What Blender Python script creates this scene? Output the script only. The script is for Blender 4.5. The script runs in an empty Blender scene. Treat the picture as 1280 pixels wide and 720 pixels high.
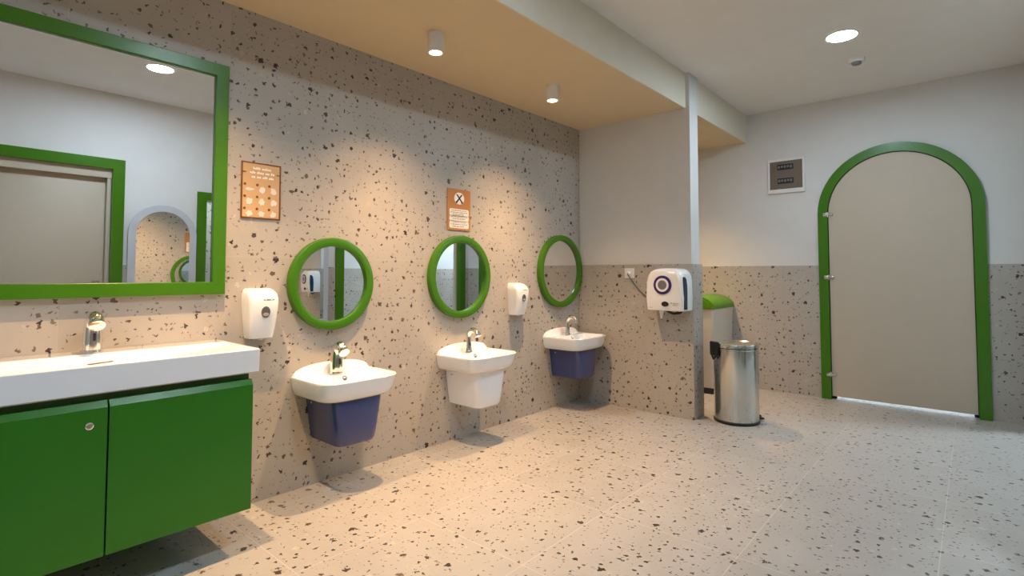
import bpy, bmesh, math, random
from mathutils import Vector, Matrix
R = math.radians
SC = bpy.context.scene
COL = SC.collection
random.seed(7)

# ------------------------------------------------------------------ helpers
def smooth(me, ang=35):
    for p in me.polygons: p.use_smooth = True
    me.set_sharp_from_angle(angle=R(ang))

def obj(name, bm, mat, parent=None, loc=None, ang=35, label=None):
    me = bpy.data.meshes.new(name)
    bmesh.ops.recalc_face_normals(bm, faces=bm.faces[:])
    bm.to_mesh(me); bm.free()
    smooth(me, ang)
    if mat: me.materials.append(mat)
    o = bpy.data.objects.new(name, me); COL.objects.link(o)
    if parent: o.parent = parent
    if loc: o.location = loc
    if label: o['label'] = label
    return o

def tag(o, label, cat, group=None, kind=None):
    o['label'] = label; o['category'] = cat
    if group: o['group'] = group
    if kind: o['kind'] = kind
    return o

def thing(name, label, cat, loc=(0, 0, 0), rz=0, group=None, kind=None):
    o = bpy.data.objects.new(name, None); COL.objects.link(o)
    o.empty_display_size = .05
    o.location = loc; o.rotation_euler = (0, 0, rz)
    return tag(o, label, cat, group, kind)

def copy_tree(o, parent=None):
    c = o.copy(); COL.objects.link(c)
    if parent: c.parent = parent
    for ch in list(o.children): copy_tree(ch, c)
    return c

def B(): return bmesh.new()

def box(bm, x0, x1, y0, y1, z0, z1, bev=0, seg=2):
    g = bmesh.ops.create_cube(bm, size=1)
    vs = g['verts']
    for v in vs:
        v.co = Vector(((x0+x1)/2+v.co.x*(x1-x0), (y0+y1)/2+v.co.y*(y1-y0), (z0+z1)/2+v.co.z*(z1-z0)))
    if bev:
        es = list({e for v in vs for e in v.link_edges})
        bmesh.ops.bevel(bm, geom=es, offset=bev, segments=seg, affect='EDGES', profile=.5)
    return bm

def loft(bm, rings, cap0=True, cap1=True, closed=False):
    """rings: lists of equal-length point loops"""
    vr = [[bm.verts.new(p) for p in r] for r in rings]
    n = len(vr[0]); m = len(vr)
    for i in range(m if closed else m-1):
        a, b = vr[i], vr[(i+1) % m]
        for j in range(n):
            k = (j+1) % n
            bm.faces.new((a[j], a[k], b[k], b[j]))
    if not closed:
        if cap0: bm.faces.new(vr[0][::-1])
        if cap1: bm.faces.new(vr[-1])
    return bm

def lathe(bm, prof, n=40, center=(0, 0, 0), axis='z', cap0=True, cap1=True):
    """prof: list of (radius, height)"""
    rings = []
    for r, h in prof:
        ring = []
        for i in range(n):
            a = 2*math.pi*i/n; c, s = r*math.cos(a), r*math.sin(a)
            p = {'z': (c, s, h), 'x': (h, c, s), 'y': (s, h, c)}[axis]
            ring.append((p[0]+center[0], p[1]+center[1], p[2]+center[2]))
        rings.append(ring)
    return loft(bm, rings, cap0, cap1)

def tube(bm, pts, rad, n=14, cap=True):
    """swept circle along pts; rad number or list"""
    pts = [Vector(p) for p in pts]
    if not isinstance(rad, (list, tuple)): rad = [rad]*len(pts)
    T = []
    for i in range(len(pts)):
        a = pts[max(i-1, 0)]; b = pts[min(i+1, len(pts)-1)]
        T.append((b-a).normalized())
    u = T[0].orthogonal().normalized(); rings = []
    for i, p in enumerate(pts):
        if i: u = (T[i-1].rotation_difference(T[i])) @ u
        v = T[i].cross(u).normalized()
        rings.append([p+(u*math.cos(2*math.pi*k/n)+v*math.sin(2*math.pi*k/n))*rad[i] for k in range(n)])
    return loft(bm, rings, cap, cap)

def prism(bm, poly, axis, t0, t1):
    """2-D polygon extruded along axis; poly in the other two coords in xyz order"""
    def P(a, b, t):
        return {'x': (t, a, b), 'y': (a, t, b), 'z': (a, b, t)}[axis]
    return loft(bm, [[P(a, b, t0) for a, b in poly], [P(a, b, t1) for a, b in poly]])

def rrect(w, h, r, n=5, cx=0, cy=0):
    out = []
    for sx, sy, a0 in ((1, 1, 0), (-1, 1, 90), (-1, -1, 180), (1, -1, 270)):
        for i in range(n+1):
            a = R(a0+90*i/n)
            out.append((cx+sx*(w/2-r)+r*math.cos(a), cy+sy*(h/2-r)+r*math.sin(a)))
    return out

def ring_frame(bm, inner, outer, axis, t0, t1, bev=.006):
    """closed picture-frame sweep between two parallel outlines, slightly eased edges"""
    def P(a, b, t):
        return {'x': (t, a, b), 'y': (a, t, b), 'z': (a, b, t)}[axis]
    def mix(k): return [((1-k)*i[0]+k*o[0], (1-k)*i[1]+k*o[1]) for i, o in zip(inner, outer)]
    w = math.hypot(outer[0][0]-inner[0][0], outer[0][1]-inner[0][1]); e = bev/w
    s = 1 if t1 > t0 else -1
    prof = [(0, t0), (0, t1-s*bev), (e*.3, t1-s*bev*.3), (e, t1), (1-e, t1), (1-e*.3, t1-s*bev*.3), (1, t1-s*bev), (1, t0)]
    return loft(bm, [[P(a, b, t) for a, b in mix(k)] for k, t in prof], closed=True)

def circle2(r, n, cx=0, cy=0):
    return [(cx+r*math.cos(2*math.pi*i/n), cy+r*math.sin(2*math.pi*i/n)) for i in range(n)]

def arch2(hw, spring, z0, cx=0, n=32):
    """arch outline open at the bottom (list from bottom-left up and over to bottom-right)"""
    p = [(cx-hw, z0)]
    for i in range(n+1):
        a = math.pi-math.pi*i/n
        p.append((cx+hw*math.cos(a), spring+hw*math.sin(a)))
    return p+[(cx+hw, z0)]

# ------------------------------------------------------------------ materials
def mat(name, col, rough=.5, metal=0., spec=.5, bump=0, bscale=200, coat=0, emit=None, estr=0, trans=0, alpha=1, ior=1.45):
    m = bpy.data.materials.new(name); m.use_nodes = True
    nt = m.node_tree; b = nt.nodes['Principled BSDF']
    c = (*col, 1)
    b.inputs['Roughness'].default_value = rough
    b.inputs['Metallic'].default_value = metal
    b.inputs['Specular IOR Level'].default_value = spec
    b.inputs['Coat Weight'].default_value = coat
    b.inputs['Transmission Weight'].default_value = trans
    b.inputs['Alpha'].default_value = alpha
    b.inputs['IOR'].default_value = ior
    if emit:
        b.inputs['Emission Color'].default_value = (*emit, 1); b.inputs['Emission Strength'].default_value = estr
    # faint procedural mottling so that no surface is a dead flat colour
    tc = nt.nodes.new('ShaderNodeTexCoord'); nz = nt.nodes.new('ShaderNodeTexNoise')
    nz.inputs['Scale'].default_value = 6; nz.inputs['Detail'].default_value = 3
    nt.links.new(tc.outputs['Object'], nz.inputs['Vector'])
    mx = nt.nodes.new('ShaderNodeMix'); mx.data_type = 'RGBA'
    nt.links.new(nz.outputs['Fac'], mx.inputs[0])
    mx.inputs[6].default_value = (*[v*.965 for v in col], 1); mx.inputs[7].default_value = (*[min(1, v*1.035) for v in col], 1)
    nt.links.new(mx.outputs[2], b.inputs['Base Color'])
    if bump:
        n2 = nt.nodes.new('ShaderNodeTexNoise'); n2.inputs['Scale'].default_value = bscale
        nt.links.new(tc.outputs['Object'], n2.inputs['Vector'])
        bp = nt.nodes.new('ShaderNodeBump'); bp.inputs['Strength'].default_value = bump; bp.inputs['Distance'].default_value = .001
        nt.links.new(n2.outputs['Fac'], bp.inputs['Height']); nt.links.new(bp.outputs['Normal'], b.inputs['Normal'])
    return m

def emit_mat(name, col, s):
    m = bpy.data.materials.new(name); m.use_nodes = True
    nt = m.node_tree; nt.nodes.clear()
    e = nt.nodes.new('ShaderNodeEmission'); o = nt.nodes.new('ShaderNodeOutputMaterial')
    e.inputs[0].default_value = (*col, 1); e.inputs[1].default_value = s
    nt.links.new(e.outputs[0], o.inputs[0]); return m

def terrazzo(name, base, rough, dens=1.0, big=1.0, seam_gain=1.13):
    m = bpy.data.materials.new(name); m.use_nodes = True
    nt = m.node_tree; N = nt.nodes; L = nt.links
    bsdf = N['Principled BSDF']
    def M(op, a, b=None, c=None):
        n = N.new('ShaderNodeMath'); n.operation = op
        for i, v in enumerate((a, b, c)):
            if v is None: continue
            if isinstance(v, (int, float)): n.inputs[i].default_value = v
            else: L.new(v, n.inputs[i])
        return n.outputs[0]
    def mixc(f, a, b):
        n = N.new('ShaderNodeMix'); n.data_type = 'RGBA'
        L.new(f, n.inputs[0]) if not isinstance(f, (int, float)) else setattr(n.inputs[0], 'default_value', f)
        for i, v in ((6, a), (7, b)):
            if isinstance(v, tuple): n.inputs[i].default_value = (*v, 1)
            else: L.new(v, n.inputs[i])
        return n.outputs[2]
    geo = N.new('ShaderNodeNewGeometry')
    sp = N.new('ShaderNodeSeparateXYZ'); L.new(geo.outputs['Position'], sp.inputs[0])
    sn = N.new('ShaderNodeSeparateXYZ'); L.new(geo.outputs['True Normal'], sn.inputs[0])
    ax = M('GREATER_THAN', M('ABSOLUTE', sn.outputs[0]), .5)
    az = M('GREATER_THAN', M('ABSOLUTE', sn.outputs[2]), .5)
    x, y, z = M('SUBTRACT', sp.outputs[0], .135), M('SUBTRACT', sp.outputs[1], .393), sp.outputs[2]
    def pick(a, b, f): return M('ADD', M('MULTIPLY', a, M('SUBTRACT', 1., f)), M('MULTIPLY', b, f))
    u = pick(x, y, ax); v = pick(z, y, az)
    tu = M('DIVIDE', u, .607); tv = M('DIVIDE', v, .6035)
    cv = N.new('ShaderNodeCombineXYZ'); L.new(u, cv.inputs[0]); L.new(v, cv.inputs[1])
    L.new(M('MULTIPLY', ax, 7.3), cv.inputs[2])
    off = N.new('ShaderNodeVectorMath'); off.operation = 'ADD'
    cv2 = N.new('ShaderNodeCombineXYZ'); L.new(M('ADD', u, M('MULTIPLY', ax, 37.7)), cv2.inputs[0]); L.new(M('ADD', v, M('MULTIPLY', az, 19.1)), cv2.inputs[1])
    nz = N.new('ShaderNodeTexNoise'); nz.inputs['Scale'].default_value = 85; nz.inputs['Detail'].default_value = 0
    L.new(cv2.outputs[0], nz.inputs['Vector'])
    sub = N.new('ShaderNodeVectorMath'); sub.operation = 'SUBTRACT'; L.new(nz.outputs['Color'], sub.inputs[0]); sub.inputs[1].default_value = (.5, .5, .5)
    scl = N.new('ShaderNodeVectorMath'); scl.operation = 'SCALE'; L.new(sub.outputs[0], scl.inputs[0]); scl.inputs['Scale'].default_value = .02
    L.new(cv2.outputs[0], off.inputs[0]); L.new(scl.outputs[0], off.inputs[1])
    def layer(scale, prob, r0, r1, shift, power=2.):
        sh = N.new('ShaderNodeVectorMath'); sh.operation = 'ADD'; L.new(off.outputs[0], sh.inputs[0]); sh.inputs[1].default_value = (shift, shift*1.7, 0)
        vo = N.new('ShaderNodeTexVoronoi'); vo.voronoi_dimensions = '2D'; vo.feature = 'F1'; vo.inputs['Scale'].default_value = scale
        L.new(sh.outputs[0], vo.inputs['Vector'])
        sc = N.new('ShaderNodeSeparateColor'); L.new(vo.outputs['Color'], sc.inputs[0])
        rr = M('ADD', r0, M('MULTIPLY', M('POWER', sc.outputs[0], power), r1-r0))
        inside = M('LESS_THAN', vo.outputs['Distance'], M('MULTIPLY', rr, scale))
        return M('MULTIPLY', inside, M('LESS_THAN', sc.outputs[1], prob)), sc.outputs[2]
    # ground: mottled sandy grey, a little tone shift from tile to tile
    n1 = N.new('ShaderNodeTexNoise'); n1.inputs['Scale'].default_value = 5; n1.inputs['Detail'].default_value = 5; L.new(cv2.outputs[0], n1.inputs['Vector'])
    wn = N.new('ShaderNodeTexWhiteNoise'); wn.noise_dimensions = '3D'
    ci = N.new('ShaderNodeCombineXYZ'); L.new(M('FLOOR', tu), ci.inputs[0]); L.new(M('FLOOR', tv), ci.inputs[1]); L.new(M('ADD', ax, M('MULTIPLY', az, 2.)), ci.inputs[2])
    L.new(ci.outputs[0], wn.inputs['Vector'])
    tone = M('ADD', M('MULTIPLY', wn.outputs['Value'], .07), M('ADD', .87, M('MULTIPLY', n1.outputs['Fac'], .19)))
    bc = N.new('ShaderNodeVectorMath'); bc.operation = 'SCALE'; bc.inputs[0].default_value = base; L.new(tone, bc.inputs['Scale'])
    col = bc.outputs[0]
    ml, cl = layer(15, .34*dens, .003, .013, 3.3)
    lc = mixc(cl, tuple(min(1, b*1.30) for b in base), (base[0]*.95, base[1]*.82, base[2]*.66))
    col = mixc(M('MULTIPLY', ml, .75), col, lc)
    mm, cm = layer(24, .40*dens, .0033*big, .0085*big, 11.1, 1.5)
    dk = mixc(M('POWER', cm, 1.8), (.030, .024, .020), (.20, .15, .11))
    col = mixc(M('MULTIPLY', mm, .97), col, dk)
    mt, ct = layer(44, .26*dens, .0022*big, .0046*big, 5.7, 1.3)
    col = mixc(M('MULTIPLY', mt, .8), col, mixc(ct, (.07, .055, .045), (.2, .155, .12)))
    mb, cb = layer(11, .42*dens, .0065*big, .0155*big, 23.9, 2.2)
    db = mixc(M('POWER', cb, 1.8), (.026, .021, .018), (.14, .10, .075))
    # darker flecks inside the bigger stones
    n3 = N.new('ShaderNodeTexNoise'); n3.inputs['Scale'].default_value = 160; L.new(cv2.outputs[0], n3.inputs['Vector'])
    db = mixc(M('MULTIPLY', M('GREATER_THAN', n3.outputs['Fac'], .60), .4), db, (.2, .155, .12))
    col = mixc(M('MULTIPLY', mb, 1.), col, db)
    # fine joints between the 60 cm tiles
    def seam(t):
        f = M('FRACT', t); d = M('MINIMUM', f, M('SUBTRACT', 1., f))
        return M('LESS_THAN', d, .0022)
    sm = M('MAXIMUM', seam(tu), seam(tv))
    col = mixc(M('MULTIPLY', sm, .65), col, tuple(min(1, b*seam_gain) for b in base))
    L.new(col, bsdf.inputs['Base Color'])
    bsdf.inputs['Roughness'].default_value = rough
    bsdf.inputs['Specular IOR Level'].default_value = .4
    bp = N.new('ShaderNodeBump'); bp.inputs['Strength'].default_value = .25; bp.inputs['Distance'].default_value = .0008; bp.invert = True
    L.new(sm, bp.inputs['Height']); L.new(bp.outputs['Normal'], bsdf.inputs['Normal'])
    return m

TWALL = terrazzo('terrazzo_wall', (.425, .388, .345), .42)
TFLOOR = terrazzo('terrazzo_floor', (.385, .366, .342), .33, dens=1.1, big=.95, seam_gain=1.5)
WHITE = mat('wall_paint', (.665, .66, .65), .7, bump=.15)
CEIL = mat('ceiling_paint', (.79, .78, .77), .75, bump=.1)
SOFFIT = mat('soffit_tan', (.70, .56, .36), .65, bump=.1)  # tan, deeper than the cream of the fascia
FASCIA = mat('fascia_cream', (.70, .66, .55), .65, bump=.1)
CERAMIC = mat('white_ceramic', (.84, .86, .91), .12, coat=.4)
CERAMIC_BLUE = mat('blue_ceramic', (.040, .055, .175), .12, coat=.5)
GREEN = mat('green_lacquer', (.046, .165, .0035), .27)
GREEN_CAB = mat('green_cabinet_lacquer', (.024, .165, .008), .30)
GREEN_SHADE = mat('green_groove_shade', (.03, .085, .008), .5)  # cabinet green darkened to paint the shade in the groove
LEAFM = mat('beige_door_laminate', (.50, .43, .34), .5)
GREYF = mat('grey_arch_frame', (.50, .52, .56), .4)
CHROME = mat('chrome', (.86, .84, .80), .09, metal=1)
STEEL = mat('brushed_steel', (.64, .65, .62), .17, metal=1)
BLACK = mat('black_plastic', (.012, .012, .013), .4)
GAP_SHADE = mat('gap_shade', (.01, .012, .01), .6)
MIRROR = mat('mirror_silver', (.90, .92, .92), .0, metal=1)
PLAST = mat('white_plastic', (.83, .83, .84), .18, coat=.3)
PLAST_M = mat('white_plastic_matte', (.74, .73, .71), .4)
SMOKE = mat('smoked_window', (.09, .09, .095), .12)
TEAL = mat('dark_teal_window', (.006, .035, .075), .1)
NAVY = mat('navy_ring', (.035, .012, .15), .3)
GREYD = mat('grey_plastic', (.17, .17, .19), .35)
GREYT = mat('grey_print', (.32, .31, .30), .5)
ORANGE = mat('amber_acrylic', (.58, .38, .20), .22)
ORANGE2 = mat('orange_acrylic', (.46, .20, .06), .3)
BROWN = mat('brown_line', (.16, .06, .012), .4)
PRINTW = mat('white_print', (.85, .80, .74), .5)
PRINTP = mat('faded_print', (.74, .64, .58), .5)
PRINTK = mat('black_print', (.012, .012, .012), .5)
BINW = mat('bin_white', (.64, .58, .50), .45)
BING = mat('bin_green', (.07, .22, .004), .35)
TISSUE = mat('paper_towel', (.86, .84, .80), .8)
CABLE = mat('grey_cable', (.10, .09, .085), .5)
LAMPW = mat('lamp_white', (.80, .78, .75), .45)
PANELG = mat('smoked_cover', (.17, .14, .115), .15)
LED = emit_mat('led_panel', (.71, .865, 1.0), 325)
LED_WARM = emit_mat('halogen_lens', (1.0, .80, .52), 14)

# ------------------------------------------------------------------ dimensions
W, YF, YB = 3.03, -2.4, 5.515          # right wall, wall behind the camera, back wall
ZC, ZS, XS = 2.716, 2.438, 1.007       # ceiling, soffit underside, soffit edge
YP0, YP1, XP = 4.020, 4.180, 1.038     # divider
WH = 1.2                               # tile height

def struct(name, bm, m, label, cat, parent=None):
    o = obj(name, bm, m, parent); tag(o, label, cat, kind='structure'); return o

# ------------------------------------------------------------------ room shell
struct('floor', box(B(), -.12, 5.0, YF-.12, 7.6, -.12, 0), TFLOOR, 'pale terrazzo tiled floor with dark chips across the room', 'floor')
struct('ceiling', box(B(), -.12, 5.0, YF-.12, 7.6, ZC, ZC+.1), CEIL, 'plain off-white ceiling above the whole washroom', 'ceiling')
struct('wall_left', box(B(), -.12, 0, YF-.12, YB+.12, 0, ZC), TWALL, 'full-height terrazzo wall carrying the basins and mirrors', 'wall')
struct('wall_front', box(B(), 0, 5.0, YF-.12, YF, 0, ZC), WHITE, 'white wall at the near end behind the viewer', 'wall')
# back wall with an arched door opening
DC, DHO, DHI, DSP = 2.203, .573, .497, 1.668      # arch door centre, outer and inner half width, springing height
poly = [(0, 0)] + arch2(DHI+.02, DSP, 0, DC) + [(W+.12, 0), (W+.12, ZC), (0, ZC)]
struct('wall_back', prism(B(), poly, 'y', YB, YB+.10), WHITE, 'white far wall with the arched door and breaker panel', 'wall')
# right wall, pieces round three openings
D2, D3, D4 = (.304, 1.168, 2.043), (1.927, 2.596, 1.84), (3.438, 5.33, 2.07)
poly = [(YF, 0)]
for a, b, h in (D2, D3, D4): poly += [(a-.01, 0), (a-.01, h+.01), (b+.01, h+.01), (b+.01, 0)]
poly += [(YB, 0), (YB, ZC), (YF, ZC)]
struct('wall_right', prism(B(), poly, 'x', W, W+.10), WHITE, 'white right wall with green door frames and arched mirrors', 'wall')
struct('wall_divider', box(B(), 0, XP, YP0, YP1, 0, ZC), WHITE, 'short white dividing wall beside the third basin', 'wall')
# soffit (goes on behind the divider)
sf = thing('ceiling_soffit', 'dropped tan soffit running along the terrazzo wall', 'soffit', kind='structure')
for a, c in ((YF, YP0), (YP1, YB)):
    obj('soffit_panel', box(B(), 0, XS-.012, a, c, ZS, ZC), SOFFIT, sf)
    obj('fascia', box(B(), XS-.012, XS, a, c, ZS-.002, ZC), FASCIA, sf, label='pale cream upright face of the soffit')
# tile dado
def dado(n, b, label): return struct(n, b, TWALL, label, 'wall tiles')
b = B(); box(b, 0, XP+.014, YP0-.012, YP0, 0, WH); box(b, XP, XP+.014, YP0, YP1, 0, WH); box(b, 0, XP+.014, YP1, YP1+.022, 0, WH)
dado('trim_1', b, 'terrazzo tile dado wrapped round the dividing wall')
dado('trim_2', box(B(), 0, DC-DHO+.01, YB-.012, YB, 0, WH), 'terrazzo tile dado left of the arched door')
dado('trim_3', box(B(), DC+DHO-.01, W, YB-.012, YB, 0, WH), 'terrazzo tile dado right of the arched door')
b = B()
for a, c in ((YF, D2[0]-.09), (D2[1]+.09, D3[0]-.085), (D3[1]+.085, D4[0]-.11), (D4[1]+.11, YB-.012)):
    box(b, W-.012, W, a, c, 0, WH)
dado('trim_4', b, 'terrazzo tile dado along the right wall')

# spaces beyond the right wall and beyond the arched door
struct('wall_corridor', box(B(), 4.55, 4.65, 2.9, 6.3, 0, ZC), WHITE, 'white corridor wall seen through the wide opening', 'wall')
dado('trim_5', box(B(), 4.538, 4.55, 2.9, 6.2, 0, WH), 'terrazzo tile dado in the corridor beyond the opening')
struct('wall_corridor_end', box(B(), W+.10, 4.55, 6.2, 6.3, 0, ZC), WHITE, 'white end wall of the corridor beyond the wide opening', 'wall')
dado('trim_6', box(B(), W+.112, 4.538, 6.188, 6.2, 0, WH), 'terrazzo tile dado on the end wall of the corridor')
struct('wall_stall', box(B(), 3.95, 4.05, 1.4, 2.8, 0, ZC), TWALL, 'terrazzo wall inside the stall beyond the narrow opening', 'wall')
b = B(); box(b, W+.10, 4.55, 2.8, 2.9, 0, ZC); box(b, W+.10, 4.0, 1.3, 1.4, 0, ZC)
struct('wall_side', b, WHITE, 'white partition between stall and corridor', 'wall')
b = B(); box(b, 1.3, 3.05, 7.0, 7.1, 0, ZC); box(b, 1.2, 1.3, YB+.1, 7.1, 0, ZC); box(b, 3.05, 3.15, YB+.1, 7.1, 0, ZC)
struct('wall_beyond', b, WHITE, 'white walls of the small room beyond the arched door', 'wall')

# ------------------------------------------------------------------ arched door
d = thing('door_1', 'beige arched door in a green frame on the far wall', 'door', (DC, YB, 0), kind='structure')
inn = arch2(DHI, DSP-0, 0, 0); out = arch2(DHO, DSP, 0, 0)
def arch_frame(bm, inn, out, P, t0, t1):
    e = .15
    prof = [(0, t0), (0, t1), (1, t1), (1, t0)]
    rows = [[bm.verts.new(P(i[0]*(1-k)+o[0]*k, i[1]*(1-k)+o[1]*k, t)) for k, t in prof] for i, o in zip(inn, out)]
    for a, c in zip(rows, rows[1:]):
        for j in range(4):
            bm.faces.new((a[j], a[(j+1) % 4], c[(j+1) % 4], c[j]))
    bm.faces.new(rows[0]); bm.faces.new(rows[-1][::-1])
    return bm
obj('door_frame', arch_frame(B(), inn, out, lambda a, c, t: (a, t, c), .02, -.035), GREEN, d)
leaf = arch2(DHI-.006, DSP, .030, 0)
lf = obj('door_leaf', prism(B(), leaf, 'y', -.018, .022), LEAFM, d)
obj('door_stop', arch_frame(B(), arch2(DHI-.03, DSP, 0), arch2(DHI+.012, DSP, 0), lambda a, c, t: (a, t, c), .060, .026), GAP_SHADE, d)  # added behind the leaf gap to block light; black paints the gap's shade
for z in (1.66, 1.092, .222):
    b = B(); tube(b, [(-DHI, -.030, z-.022), (-DHI, -.030, z+.022)], .007, 10)
    box(b, -DHI-.034, -DHI-.002, -.040, -.033, z-.016, z+.016, .003); box(b, -DHI+.002, -DHI+.044, -.030, -.016, z-.013, z+.013, .006)
    obj('hinge', b, STEEL, d)

# door and openings on the right wall (seen in the mirrors)
def rect_frame(name, label, y0, y1, h, w, wl=None):
    t = thing(name, label, 'door', (W, (y0+y1)/2, 0), kind='structure')
    hw = (y1-y0)/2; b = B()
    prism(b, [(-hw-w, 0), (-hw-w, h+w), (hw+w, h+w), (hw+w, 0), (hw, 0), (hw, h), (-hw, h), (-hw, 0)], 'x', -.02, .118)
    obj('door_frame', b, GREEN, t); return t, hw
t, hw = rect_frame('door_2', 'beige flat door in square green frame on the right wall', D2[0], D2[1], D2[2], .088)
obj('door_leaf', box(B(), .075, .115, -hw+.004, hw-.03, .012, 1.965, .002), LEAFM, t)
obj('door_head', box(B(), .02, .12, -hw, hw, 1.965, D2[2], 0), LEAFM, t)
obj('door_stop', box(B(), .03, .12, hw-.03, hw, 0, 1.965, 0), LEAFM, t)
b = B(); box(b, .062, .075, hw-.11, hw-.06, 1.0, 1.06, .004); tube(b, [(.065, hw-.085, 1.03), (.03, hw-.085, 1.03), (.03, hw-.19, 1.03)], .009, 10)
obj('door_handle', b, STEEL, t)
rect_frame('door_3', 'narrow open doorway in green frame on the right wall', D3[0], D3[1], D3[2], .083)
t, hw = rect_frame('door_4', 'wide open doorway in green frame on the right wall', D4[0], D4[1], D4[2], .108)
obj('door_stop', box(B(), .05, .10, hw-.025, hw-.0005, 0, D4[2]-.001), LEAFM, t)
def arch_mirror(y, label):
    t = thing('arched_mirror', label, 'mirror', (W-.0125, y, .55), group='grey arched mirrors on the right wall')
    hw = .274; sp = 1.483-.55
    o = arch2(hw, sp, 0); i = arch2(hw-.058, sp, .058)
    b = B(); poly_o = o; poly_i = i
    rows = []
    for (a, c), (e, f) in zip(o, i):
        rows.append([b.verts.new(p) for p in ((0, a, c), (-.03, a, c), (-.03, e, f), (0, e, f))])
    n = len(rows)
    for k in range(n):
        r0, r1 = rows[k], rows[(k+1) % n]
        for j in range(4): b.faces.new((r0[j], r0[(j+1) % 4], r1[(j+1) % 4], r1[j]))
    obj('frame', b, GREYF, t)
    g = obj('glass', prism(B(), arch2(hw-.056, sp, .056), 'x', -.004, .004), MIRROR, t, (-.0155, 0, 0)); g.rotation_euler = (0, 0, R(2.2))
arch_mirror(1.560, 'grey arched mirror on the right wall nearer the beige door')
arch_mirror(2.946, 'grey arched mirror on the right wall beside the wide doorway')

# ------------------------------------------------------------------ vanity
VY0, VY1 = .03, .972
t = thing('vanity_cabinet', 'green wall-hung vanity cabinet under the white trough basin', 'cabinet', (0, .5, .17))
gap = .470-.5
y0, y1 = VY0+.02-.5, .952-.5
b = B(); box(b, .002, .424, y0, y1, 0, .520)
obj('carcass', b, GREEN_CAB, t)
obj('finger_groove', box(B(), .002, .408, y0+.002, y1-.002, .520, .548), GREEN_SHADE, t)
for a, c in ((y0, gap-.003), (gap+.003, y1)):
    b = B()
    prof = [(.427, 0), (.447, 0), (.447, .500), (.432, .522), (.427, .522)]
    loft(b, [[(x, a, z) for x, z in prof], [(x, c, z) for x, z in prof]])
    dr = obj('door', b, GREEN_CAB, t, ang=20)
    if a == y0:
        k = B(); lathe(k, [(0.0001, 0), (.012, 0), (.012, .003), (.0085, .005), (.0085, .0035), (0.0001, .0035)], 24, (.4468, gap-.052, .445), 'x')
        box(k, .450, .4515, gap-.0545, gap-.0495, .4445, .4475)
        obj('lock', k, CHROME, dr)

t = thing('trough_basin', 'long white trough basin on the green vanity cabinet', 'basin', (0, .5, .718))
y0, y1, D, H = VY0-.5, VY1-.5, .460, .100
def rect_ring(x0, x1, a, c, z, r=.004):
    return [(x, y, z) for x, y in rrect(x1-x0, c-a, r, 4, (x0+x1)/2, (a+c)/2)]
b = B()
rings = [rect_ring(.003, D-.012, y0+.01, y1-.01, 0), rect_ring(.003, D-.002, y0+.001, y1-.001, .006), rect_ring(.002, D, y0, y1, H-.005),
         rect_ring(.003, D-.002, y0+.002, y1-.002, H-.0015), rect_ring(.005, D-.006, y0+.006, y1-.006, H)]
# bowl: shallow ramp falling from the rim to a slot drain
def bowl(x0, x1, a, c, zr, zl, r=.01):
    return [(x, y, zl+(zr-zl)*((y-a)/(c-a))) for x, y in rrect(x1-x0, c-a, r, 4, (x0+x1)/2, (a+c)/2)]
rings += [rect_ring(.135, D-.016, y0+.016, y1-.016, H-.0005, .012), bowl(.139, D-.019, y0+.019, y1-.019, H-.006, H-.010, .012),
          bowl(.150, D-.026, y0+.03, y1-.026, H-.010, H-.040, .02), bowl(.175, D-.05, y0+.05, y1-.05, H-.013, H-.046, .02)]
loft(b, rings)
obj('bowl', b, CERAMIC, t, ang=30)
b = B(); loft(b, [[(x, y, .1005-.002) for x, y in rrect(.012, .07, .005, 4, .128, .0)], [(x, y, .1015) for x, y in rrect(.011, .068, .005, 4, .128, .0)]])
b.free()
# slot overflow in the ramp
def rz(y): return H-.046+.033*((y-(y0+.05))/((y1-.05)-(y0+.05)))
b = B(); loft(b, [[(x, y, rz(y)+.0005) for x, y in rrect(.022, .080, .009, 5, .200, -.008)], [(x, y, rz(y)+.0025) for x, y in rrect(.021, .078, .009, 5, .200, -.008)]])
obj('slot_drain', b, BROWN, t)

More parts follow.
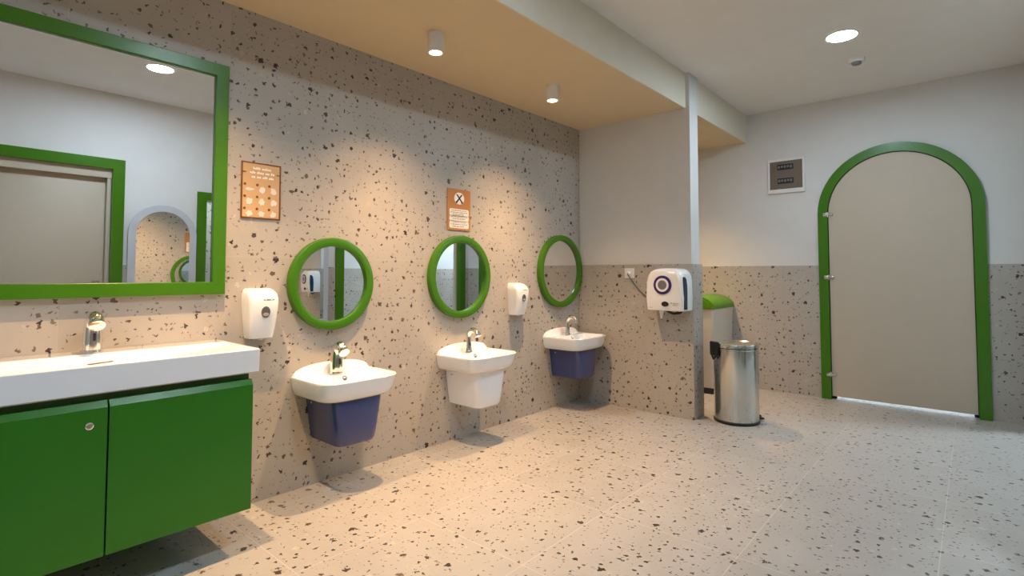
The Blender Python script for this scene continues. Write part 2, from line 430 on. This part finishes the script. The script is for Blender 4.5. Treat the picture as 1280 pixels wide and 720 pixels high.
# ------------------------------------------------------------------ faucets
def faucet(name, label, loc, kind, rz=0, s=1., group='chrome taps at the basins'):
    t = thing(name, label, 'faucet', loc, rz, group)
    b = B()
    if kind == 'stout':
        r = .0325*s
        lathe(b, [(.0001, 0), (r*1.03, 0), (r*1.03, .005*s), (r, .008*s), (r*1.0, .012*s)], 32, cap0=False, cap1=False)
        pts = [(0, 0, .004*s), (0, 0, .06*s), (.001*s, 0, .098*s), (.006*s, 0, .118*s), (.017*s, 0, .132*s), (.032*s, 0, .137*s), (.046*s, 0, .132*s)]
        tube(b, pts, [r, r*.96, r*.92, r*.90, r*.87, r*.84, r*.82], 28)
        obj('body', b, CHROME, t, ang=50)
        b = B(); ax = Vector((.78, 0, -.63)); p0 = Vector((.042*s, 0, .134*s)); q = r*.86
        tube(b, [p0, p0+ax*.016*s, p0+ax*.018*s, p0+ax*.024*s, p0+ax*.026*s, p0+ax*.040*s, p0+ax*.043*s, p0+ax*.040*s], [q*.96, q*.96, q*.88, q*.88, q*.96, q*.96, q*.80, q*.6], 28)
        obj('spout', b, CHROME, t, ang=50)
        b = B(); loft(b, [[(r*.93, y, z) for y, z in rrect(.010*s, .032*s, .0045*s, 5, 0, .062*s)], [(r*1.03, y, z) for y, z in rrect(.009*s, .030*s, .004*s, 5, 0, .062*s)]])
        obj('sensor', b, BLACK, t)
    else:
        r = .0175*s
        lathe(b, [(.0001, 0), (.028*s, 0), (.028*s, .006*s), (.023*s, .011*s), (.0215*s, .03*s), (r, .05*s), (r, .052*s)], 32, cap0=False, cap1=False)
        pts = [(0, 0, .04*s), (0, 0, .075*s)] + [(.045*s-.045*s*math.cos(R(a)), 0, .095*s+.045*s*math.sin(R(a))) for a in range(0, 141, 14)]
        tube(b, pts, [r]*len(pts), 24)
        obj('body', b, CHROME, t, ang=50)
        a = R(140); p0 = Vector((.045*s-.045*s*math.cos(a), 0, .095*s+.045*s*math.sin(a))); ax = Vector((math.sin(a)*.55, 0, math.cos(a))).normalized()
        b = B(); tube(b, [p0-ax*.004, p0+ax*.003*s, p0+ax*.004*s, p0+ax*.020*s, p0+ax*.022*s, p0+ax*.018*s], [r*1.12, r*1.12, r*1.22, r*1.22, r, r*.7], 24)
        obj('spout', b, CHROME, t, ang=50)
        if kind == 'lever':
            b = B(); lathe(b, [(.0001, 0), (.021*s, 0), (.021*s, .020*s), (.012*s, .030*s), (.0001, .031*s)], 24, (-.012*s, 0, .118*s))
            tube(b, [(-.012*s, 0, .142*s), (.03*s, .0, .158*s), (.062*s, 0, .162*s)], [.0075*s, .006*s, .005*s], 12)
            obj('lever', b, CHROME, t, ang=50)
        b = B(); loft(b, [[(r*1.15, y, z) for y, z in rrect(.008*s, .022*s, .0035*s, 5, 0, .05*s)], [(r*1.22, y, z) for y, z in rrect(.007*s, .020*s, .003*s, 5, 0, .05*s)]])
        obj('sensor', b, BLACK, t)
    return t
faucet('sensor_faucet', 'chrome sensor tap on the long trough basin above the green vanity', (.085, .487, .8190), 'stout', 0, .98)

# ------------------------------------------------------------------ wall-hung child basins
def d_outline(x0, x1, hw, n=15, k=4.5):
    """flat-backed D: straight at the wall, superellipse at the front"""
    pts = []
    nb = 6
    for i in range(nb): pts.append((x0, hw-2*hw*i/nb))
    m = 2*n; xm = x0+(x1-x0)*.5
    pts.append((x0, -hw))
    for i in range(m+1):
        a = -math.pi/2+math.pi*i/m
        c, s = math.cos(a), math.sin(a)
        px = xm+(x1-xm)*abs(c)**(2/k); py = hw*math.copysign(abs(s)**(2/k), s)
        pts.append((px, py))
    return pts
def basin(label, y, z, w, dp, shroud, s=1.):
    t = thing('wash_basin', label, 'basin', (0, y, z), 0, 'small wall-hung basins')
    hw = w/2; b = B()
    def ring(x0, x1, h, zz, k=4.5): return [(px, py, zz) for px, py in d_outline(x0, x1, h, k=k)]
    rings = [ring(.003, dp*.80, hw*.74, -.102, 4), ring(.003, dp*.89, hw*.85, -.100, 4), ring(.003, dp*.935, hw*.915, -.088, 4.2), ring(.003, dp*.965, hw*.955, -.06),
             ring(.002, dp*.992, hw*.992, -.012), ring(.002, dp*.999, hw, -.003), ring(.003, dp*.992, hw*.994, .001), ring(.005, dp*.97, hw*.975, .001),
             ring(.112, dp*.945, hw*.90, -.002, 4), ring(.118, dp*.93, hw*.87, -.012, 4), ring(.132, dp*.88, hw*.80, -.045, 3.6), ring(.150, dp*.80, hw*.64, -.075, 3), ring(.18, dp*.66, hw*.3, -.084, 2.4)]
    loft(b, rings)
    # raised curved upstand at the wall
    n = 24; up = []
    for i in range(n+1):
        q = -1+2*i/n; yy = q*hw*.985; hh = .056*math.sqrt(max(0, 1-abs(q)**2.4))
        th = .030
        up.append([(.002, yy, -.01), (.002, yy, hh), (.010, yy, hh+.004), (th-.006, yy, hh+.002), (th, yy, hh-.006), (th+.014, yy, -.01)])
    loft(b, up)
    obj('bowl', b, CERAMIC, t, ang=40)
    # overflow ring on the back slope
    b = B(); lathe(b, [(.0135, 0), (.0135, .004), (.0085, .004), (.0085, .001), (.0001, .001)], 24, (0, 0, 0), 'x', cap0=True)
    o = obj('overflow_ring', b, CHROME, t, (.122, .010, -.024)); o.rotation_euler = (0, R(-28), 0)
    # half pedestal
    b = B()
    def sring(x1, h, zz, r):
        q = []
        for px, py in rrect(x1*2, 2*h, r, 6): 
            q.append((max(px, .003), py, zz))
        return q
    hs = .146
    rr = [sring(.295, hs, -.095, .05), sring(.297, hs*.99, -.12, .05), sring(.296, hs*.85, -.26, .055), sring(.292, hs*.79, -.315, .055), sring(.280, hs*.75, -.334, .05), sring(.25, hs*.66, -.341, .04)]
    loft(b, rr)
    obj('half_pedestal', b, shroud, t, ang=30, label='blue ceramic half pedestal' if shroud is CERAMIC_BLUE else None)
    b = B(); lathe(b, [(.0001, 0), (.006, 0), (.006, .003), (.0001, .004)], 12, (0, 0, 0), 'y')
    for sy in (-1, 1):
        q = obj('mounting_screw', (b.copy()), CHROME, t, (.06, sy*(hs*.975), -.135))
        q.rotation_euler = (math.pi if sy < 0 else 0, 0, 0)
    b.free()
    return t
BAS = [(1.560, .586, .460, .350), (2.550, .590, .462, .358), (3.705, .606, .478, .36)]
basin('white basin on a blue half pedestal nearest the green vanity', *BAS[0], CERAMIC_BLUE)
basin('all-white basin with white half pedestal under the middle round mirror', *BAS[1], CERAMIC)
basin('white basin on a blue half pedestal in the corner by the divider', *BAS[2], CERAMIC_BLUE)
faucet('sensor_faucet', 'stout chrome tap on the blue-pedestal basin nearest the vanity', (.078, BAS[0][0]-.012, BAS[0][1]+.0012), 'stout', 0, 1.06)
faucet('sensor_faucet', 'slender curved chrome tap on the all-white middle basin', (.078, BAS[1][0]-.01, BAS[1][1]+.0012), 'slim', 0, 1.08)
faucet('sensor_faucet', 'chrome tap on the corner basin beside the divider wall', (.078, BAS[2][0]+.0, BAS[2][1]+.0012), 'slim', 0, 1.08)

# ------------------------------------------------------------------ mirrors on the terrazzo wall
t = thing('wall_mirror', 'large rectangular mirror in a green frame above the vanity', 'mirror', (0, .485, 1.03))
o = [(-.505, 0), (.505, 0), (.505, 1.087), (-.505, 1.087)]; i = [(-.449, .057), (.449, .057), (.449, 1.030), (-.449, 1.030)]
obj('frame', ring_frame(B(), i, o, 'x', .001, .032, .003), GREEN, t, ang=20)
obj('glass', box(B(), .003, .014, -.451, .451, .055, 1.032), MIRROR, t)
for y, z, r, dp, label in ((1.552, 1.070, .253, .04, 'round green-framed mirror above the basin nearest the vanity'),
                       (2.520, 1.104, .284, .04, 'round green-framed mirror below the orange scissors-like X sign'),
                       (3.700, 1.146, .308, .04, 'round green-framed mirror above the corner basin')):
    t = thing('round_mirror', label, 'mirror', (0, y, z), 0, 'round green-framed mirrors')
    obj('frame', ring_frame(B(), circle2(r-.047, 72), circle2(r, 72), 'x', .001, dp, .006), GREEN, t, ang=30)
    obj('glass', prism(B(), circle2(r-.0465, 72), 'x', .003, .020), MIRROR, t)

# ------------------------------------------------------------------ little rows of tiny printing (too small to read in the photograph)
def print_rows(bm, axis, t, a0, a1, zs, h, seed, sgn=1, gap=.35, th=.0008):
    """rows of small word-like dashes lying on a plane"""
    rnd = random.Random(seed)
    for z, c, e in zs:
        a = a0+(a1-a0)*c; end = a0+(a1-a0)*e
        while a < end-.004:
            w = min(rnd.uniform(1.2, 4.2)*h, end-a)
            n = max(1, int(w/(h*.55)))
            for q in range(n):                       # letters
                x = a+q*w/n; lw = w/n*.72; hh = h*rnd.choice((.7, .7, 1))
                if axis == 'x': box(bm, t, t+th, x, x+lw, z, z+hh)
                else: box(bm, x, x+lw, t-th, t, z, z+hh)
            a += w+h*gap*1.6

# soap dispensers
def dispenser(label, y):
    t = thing('soap_dispenser', label, 'soap dispenser', (0, y, .808), 0, 'white soap dispensers')
    b = B()
    lv = [(0, .070, .100), (.004, .080, .112), (.05, .092, .122), (.12, .104, .134), (.17, .108, .141), (.195, .104, .143), (.218, .090, .140), (.234, .066, .132), (.243, .040, .118), (.245, .024, .10)]
    rings = []
    for z, dd, w in lv:
        pr = []
        r = min(.022, w*.3, dd*.45)
        for px, py in rrect(2*dd, w, r, 6): pr.append((max(px, .001), py, z))
        rings.append(pr)
    loft(b, rings)
    bd = obj('body', b, PLAST, t, ang=40)
    b = B(); n = 28
    ov = [(.021*math.cos(2*math.pi*i/n), .132+.027*math.sin(2*math.pi*i/n)) for i in range(n)]
    loft(b, [[(.1035, a+.002, z) for a, z in ov], [(.108, a+.002, z) for a, z in ov], [(.1085, a*.8+.002, .132+(z-.132)*.8) for a, z in ov]])
    wd = obj('window', b, SMOKE, t)
    b = B(); loft(b, [[(.1078, a*.70+.002, .120+(z-.132)*.34) for a, z in ov], [(.1095, a*.66+.002, .120+(z-.132)*.3) for a, z in ov]])
    obj('window_level', b, GREYT, wd)
    b = B(); print_rows(b, 'x', .1062, -.01, .045, [(.188, 0, 1)], .006, 3)
    obj('lettering', b, PRINTK, t)
    b = B(); lathe(b, [(.0001, -.006), (.012, -.006), (.014, .002)], 16, (.052, 0, 0), cap1=False)
    obj('nozzle', b, PLAST_M, t)
dispenser('white soap dispenser between the green vanity and the first round mirror', 1.148)
dispenser('white soap dispenser between the middle and corner round mirrors', 3.100)

# ------------------------------------------------------------------ signs
t = thing('hand_washing_sign', 'tan hand-washing steps sign with nine pictures beside the large mirror', 'sign', (0, 1.160, 1.400))
obj('plate', box(B(), .001, .006, -.098, .098, 0, .280), ORANGE, t)
b = B(); ring_frame(b, [(-.091, .006), (.091, .006), (.091, .274), (-.091, .274)], [(-.098, 0), (.098, 0), (.098, .280), (-.098, .280)], 'x', .005, .008, .001)
box(b, .006, .008, -.092, -.075, .226, .231); box(b, .006, .008, .075, .092, .226, .231)
obj('border', b, BROWN, t)
b = B(); print_rows(b, 'x', .006, -.075, .075, [(.245, .22, .88), (.224, .12, .95), (.202, .18, .92)], .012, 5)
obj('heading', b, PRINTW, t)
rnd = random.Random(2)
for r_ in range(3):
    for c_ in range(3):
        cy, cz = -.058+.060*c_, .144-.060*r_
        b = B(); n = 14
        w_, h_ = ((.042, .016) if (r_, c_) == (0, 0) else (.034, .036))
        ph = [rnd.uniform(.65, 1.1) for _ in range(n)]
        ol = [(cy+w_/2*ph[i]*math.cos(2*math.pi*i/n), cz+h_/2*ph[i]*math.sin(2*math.pi*i/n)) for i in range(n)]
        prism(b, ol, 'x', .006, .0072)
        obj('picture', b, PRINTP, t)
for r_ in range(3):
    for c_ in range(3):
        obj('step_dot', prism(B(), circle2(.0065, 12, -.080+.060*c_, .168-.060*r_), 'x', .006, .0075), BROWN, t)

t = thing('notice_sign', 'orange notice sign with black X in white circle above the middle mirror', 'sign', (0, 2.517, 1.425))
obj('plate', box(B(), .001, .006, -.108, .108, 0, .286), ORANGE2, t)
dsk = obj('disc', prism(B(), [(.047*math.cos(2*math.pi*i/32), .222+.042*math.sin(2*math.pi*i/32)) for i in range(32)], 'x', .006, .0072), PRINTW, t)
b = B()
for s_ in (-1, 1):
    prism(b, [(-.027*s_-.006, .194), (-.027*s_+.008, .194), (.024*s_+.007, .250), (.024*s_-.007, .250)], 'x', .0072, .0082)
for s_ in (-1, 1): prism(b, circle2(.008, 14, .025*s_, .196), 'x', .0072, .0080)
obj('cross', b, PRINTK, dsk)
ol = []
for z0, z1 in ((.016, .068), (.068, .104), (.104, .150)): pass
b = B()
for z0, z1 in ((.014, .066), (.062, .102), (.098, .148)):
    loft(b, [[(.006, y, z) for y, z in rrect(.182, z1-z0, .012, 5, 0, (z0+z1)/2)], [(.007, y, z) for y, z in rrect(.182, z1-z0, .012, 5, 0, (z0+z1)/2)]])
tp = obj('text_panel', b, PRINTW, t)
b = B(); print_rows(b, 'x', .007, -.078, .078, [(.134, .05, .95), (.121, 0, 1), (.108, .1, .8), (.090, .0, 1), (.077, .1, .9), (.052, .1, .9), (.038, 0, 1), (.024, .1, .8)], .007, 9)
obj('lettering', b, GREYT, tp)

# ------------------------------------------------------------------ towel dispenser and socket on the divider
DY = YP0-.012
t = thing('towel_dispenser', 'white paper towel dispenser with blue ring on the dividing wall', 'towel dispenser', (.895, DY, .838))
b = B()
def fr(z, w, y0, r): return [(px if True else 0, min(py, -.002), z) for px, py in rrect(w, 2*y0, r, 6)]
lv = [(0, .292, .150, .02), (.006, .304, .160, .022), (.10, .312, .180, .03), (.22, .306, .182, .04), (.27, .292, .178, .05), (.30, .262, .170, .05), (.318, .215, .156, .05), (.327, .15, .13, .045), (.329, .09, .10, .03)]
loft(b, [fr(*l) for l in lv])
obj('body', b, PLAST, t, ang=40)
def disc(bm, r0, r1, cx, cz, y0, y1, n=40):
    lathe(bm, [(r0, y0), (r1, y0), (r1, y1), (r0, y1), (r0, y0)], n, (cx, 0, cz), 'y', cap0=False, cap1=False); return bm
rg = obj('ring', disc(B(), .044, .072, -.006, .200, -.174, -.189), NAVY, t)
obj('ring_inner', disc(B(), .036, .052, -.006, .200, -.174, -.1915), PLAST, rg)
obj('ring_button', lathe(B(), [(.0001, -.174), (.040, -.174), (.040, -.190), (.0001, -.1915)], 32, (-.006, 0, .200), 'y'), GREYD, rg)
b = B(); n = 28
ov = [(.008+.028*math.cos(2*math.pi*i/n), .054+.020*math.sin(2*math.pi*i/n)) for i in range(n)]
loft(b, [[(a, -.165, z) for a, z in ov], [(a, -.178, z) for a, z in ov], [(.008+(a-.008)*.8, -.179, .054+(z-.054)*.8) for a, z in ov]])
obj('sensor_eye', b, BLACK, t)
b = B(); print_rows(b, 'y', -.1705, .050, .120, [(.058, 0, 1), (.044, .3, .85)], .009, 4)
for v in b.verts: v.co.y -= .004
obj('lettering', b, GREYT, t)
b = B(); print_rows(b, 'y', -.1695, -.125, -.098, [(.022, 0, 1)], .005, 6)
obj('small_mark', b, GREYT, t)
# dark curved window on its right-hand side
b = B(); pts = []
cv = [(.015, .030), (.07, .034), (.14, .038), (.20, .036), (.245, .026), (.262, .010)]
fl = [(z, -.162+.0*z, w) for z, w in cv]
L0 = [(.1500, -.150-.012*math.sin(z*9), z) for z, w in cv]; L1 = [(.1500, -.150-.012*math.sin(z*9)+w*1.5, z) for z, w in cv]
poly = [(p[1], p[2]) for p in L0]+[(p[1], p[2]) for p in L1[::-1]]
prism(b, poly, 'x', .146, .158)
obj('side_window', b, TEAL, t)
b = B()
loft(b, [[(-.085+dx, -.085, -.001), (-.085+dx+.042*k, -.085, -.001), (-.085+dx+.042*k, -.083, -.001), (-.085+dx, -.083, -.001)] for dx, k in ((0, 1),)] +
        [[(-.080, -.084, -.03), (-.052, -.084, -.03), (-.052, -.082, -.03), (-.080, -.082, -.03)], [(-.070, -.086, -.068), (-.058, -.086, -.064), (-.058, -.084, -.064), (-.070, -.084, -.068)]])
obj('paper_towel_tip', b, TISSUE, t)
b = B(); tube(b, [(-.05, -.06, .004), (-.01, -.07, -.012), (.03, -.075, -.024), (.08, -.07, -.018), (.11, -.06, .004)], [.006, .007, .010, .009, .006], 10)
obj('cutter_strip', b, BLACK, t)

t = thing('wall_socket', 'small white wall socket with plug left of the towel dispenser', 'socket', (.512, DY, 1.128))
obj('plate', box(B(), -.046, .046, -.010, -.001, -.042, .042, .004), PLAST_M, t)
b = B(); lathe(b, [(.0001, -.036), (.014, -.036), (.018, -.030), (.019, -.010)], 24, (-.004, 0, .004), 'y', cap1=False)
pl = obj('plug', b, PLAST, t)
b = B(); tube(b, [(-.004, -.034, .0), (.006, -.038, -.02), (.04, -.022, -.075), (.10, -.012, -.150), (.165, -.010, -.205), (.236, -.02, -.235)], .0042, 8)
obj('cord', b, CABLE, pl)

# ------------------------------------------------------------------ breaker panel
t = thing('breaker_panel', 'white electrical breaker panel with smoked cover left of the arched door', 'breaker panel', (1.366, YB, 2.063))
b = B(); ring_frame(b, [(-.142, -.128), (.142, -.128), (.142, .140), (-.142, .140)], [(-.160, -.167), (.160, -.167), (.160, .164), (-.160, .164)], 'y', -.001, -.022, .004)
obj('frame', b, PLAST_M, t, ang=25)
obj('cover', box(B(), -.142, .142, -.016, -.002, -.128, .140), PANELG, t)
for zc_ in (.083, -.050):
    b = B(); box(b, -.075, .066, -.019, -.015, zc_-.026, zc_+.026, .002)
    br = obj('breaker_row', b, BLACK, t)
    b = B()
    for k in range(5): box(b, -.068+k*.026, -.050+k*.026, -.022, -.0185, zc_-.012+(k % 2)*.004, zc_+.014, .001)
    obj('switches', b, GREYD, br)

# ------------------------------------------------------------------ bins
BX, BY = 1.297, 4.215
t = thing('pedal_bin', 'round stainless steel pedal bin at the end of the dividing wall', 'bin', (BX, BY, 0), R(49))
r = .160; H = .612
obj('base_ring', lathe(B(), [(.0001, 0), (r+.004, 0), (r+.006, .004), (r+.005, .018), (r-.002, .022), (.0001, .022)], 56), BLACK, t, ang=40)
obj('body', lathe(B(), [(.0001, .020), (r-.002, .020), (r, .024), (r, .548), (r+.003, .552), (r+.003, .560), (r-.006, .562), (.0001, .562)], 64), STEEL, t, ang=30)
obj('lid', lathe(B(), [(.0001, .562), (r-.002, .562), (r+.004, .566), (r+.005, .588), (r+.002, .594), (r-.010, .596), (r-.018, .590), (r-.05, .592), (.0001, .596)], 64), STEEL, t, ang=30)
b = B(); box(b, -r-.030, -r+.004, -.045, .045, .500, .606, .008)
tube(b, [(-r-.018, -.03, .50), (-r-.022, 0, .475), (-r-.018, .03, .50)], .008, 10)
obj('hinge_bracket', b, BLACK, t)
b = B(); box(b, r-.01, r+.052, -.032, .032, .010, .022, .005); tube(b, [(r-.004, -.03, .052), (r+.012, -.012, .046), (r+.040, 0, .028)], .007, 8)
obj('pedal', b, BLACK, t)

# green-topped swing bin behind the divider
t = thing('swing_bin', 'beige bin with green arched swing lid against the far wall behind the divider', 'bin', (.66, 5.215, 0))
hw, hd = .205, .275
b = B(); 
def br_(k, z, r=.02): return [(x, y, z) for x, y in rrect(2*hw*k, 2*hd*k, r, 5)]
loft(b, [br_(.88, .03), br_(.885, .034), br_(.985, .775), br_(1.0, .78), br_(1.0, .795)])
obj('body', b, BINW, t, ang=30)
obj('bottom_band', loft(B(), [br_(.9, 0), br_(.9, .055)]), BLACK, t)  # black band round the bottom of the bin
n = 20
arc = [(hw*1.02*math.cos(math.pi*i/n), .792+.125*math.sin(math.pi*i/n)**.85) for i in range(n+1)]
obj('lid', prism(B(), arc, 'y', -hd*1.01, hd*1.0), BING, t, ang=30)
ins = [(x*.84, .800+(z-.792)*.80) for x, z in arc]
obj('flap', prism(B(), ins, 'y', -hd*1.01-.008, -hd*1.0), BING, t, ang=30)

# ------------------------------------------------------------------ lamps
def spot_lamp(label, x, y):
    t = thing('spotlight', label, 'spotlight', (x, y, ZS), 0, 'white cylinder spotlights on the soffit')
    b = B(); lathe(b, [(.040, .0), (.044, 0), (.044, -.100), (.041, -.106), (.036, -.106), (.034, -.098), (.0001, -.098)], 40, cap0=False)
    obj('housing', b, LAMPW, t, ang=40)
    obj('lens', lathe(B(), [(.0001, -.0985), (.0335, -.0985), (.0335, -.1005), (.0001, -.1015)], 32), LED_WARM, t)
    for nm, e, ang, bl in (('spot_spill', 44, 112, .7), ('spot_core', 145, 84, 1.)):     # wide spill and brighter core of one reflector lamp
        ld = bpy.data.lights.new(nm, 'SPOT'); ld.energy = e; ld.color = (1.0, .62, .31); ld.spot_size = R(ang); ld.spot_blend = bl; ld.shadow_soft_size = .016
        lo = bpy.data.objects.new(nm, ld); COL.objects.link(lo); lo.parent = t; lo.location = (0, 0, -.112)
spot_lamp('white cylinder spotlight on the soffit above the first basin', .506, 1.868)
spot_lamp('white cylinder spotlight on the soffit nearer the dividing wall', .506, 2.933)
spot_lamp('white cylinder spotlight on the soffit above the vanity', .506, .803)
spot_lamp('white cylinder spotlight on the soffit behind the divider', .506, 4.66)

def down_light(label, x, y, e=1., r=.085):
    t = thing('ceiling_downlight', label, 'ceiling light', (x, y, ZC), 0, 'round recessed ceiling lights')
    obj('trim_ring', lathe(B(), [(r, -.004), (r+.004, -.007), (r+.014, -.006), (r+.018, -.0005), (r, -.0005)], 48, cap0=False, cap1=False), LAMPW, t)
    obj('diffuser', lathe(B(), [(.0001, -.0008), (r+.001, -.0008), (r+.001, -.004), (.0001, -.0045)], 48), LED, t)
down_light('round white ceiling downlight near the arched door, beside the detector', 2.07, 4.064)
down_light('round white ceiling downlight seen only in the large mirror', 2.05, 1.248)
down_light('round white ceiling downlight behind the viewer', 2.05, -1.40)
down_light('round ceiling downlight in the corridor beyond the wide doorway', 3.80, 5.65, r=.14)
down_light('round ceiling downlight in the stall beyond the narrow doorway', 3.45, 2.05)
down_light('round ceiling downlight in the room beyond the arched door', 2.15, 5.95, r=.15)

t = thing('smoke_detector', 'small white smoke detector on the ceiling beside the downlight', 'smoke detector', (2.08, 4.585, ZC))
obj('base', lathe(B(), [(.0001, 0), (.054, 0), (.054, -.016), (.046, -.026), (.0001, -.026)], 36), PLAST, t, ang=40)
obj('sensor_head', lathe(B(), [(.032, -.025), (.032, -.036), (.025, -.043), (.0001, -.044)], 28, cap0=False), GREYD, t, ang=40)

# ------------------------------------------------------------------ world, camera, view
w = bpy.data.worlds.new('world'); SC.world = w; w.use_nodes = True
w.node_tree.nodes['Background'].inputs[0].default_value = (.8, .85, .9, 1); w.node_tree.nodes['Background'].inputs[1].default_value = .05

cd = bpy.data.cameras.new('camera'); cam = bpy.data.objects.new('camera', cd); COL.objects.link(cam)
f, cy, yaw, pitch, roll = 660.124, 315.155, R(41.123), R(2.286), R(.021)
F = Vector((-math.sin(yaw)*math.cos(pitch), math.cos(yaw)*math.cos(pitch), math.sin(pitch)))
Rt = Vector((math.cos(yaw), math.sin(yaw), 0)); U = Rt.cross(F)
R2 = Rt*math.cos(roll)+U*math.sin(roll); U2 = U*math.cos(roll)-Rt*math.sin(roll)
cam.matrix_world = Matrix(((R2.x, U2.x, -F.x, 2.692), (R2.y, U2.y, -F.y, 0), (R2.z, U2.z, -F.z, 1.128), (0, 0, 0, 1)))
cd.sensor_fit = 'HORIZONTAL'; cd.sensor_width = 36; cd.lens = f/1280*36
cd.shift_y = (cy-360)/1280
cd.clip_start = .02
SC.camera = cam
vs = SC.view_settings
vs.view_transform = 'Standard'; vs.look = 'None'; vs.gamma = 1; vs.exposure = .1; vs.use_curve_mapping = False
SC.cycles.glossy_bounces = 10; SC.cycles.diffuse_bounces = 6; SC.cycles.max_bounces = 14
SC.cycles.sample_clamp_indirect = 6
SC.cycles.caustics_reflective = False
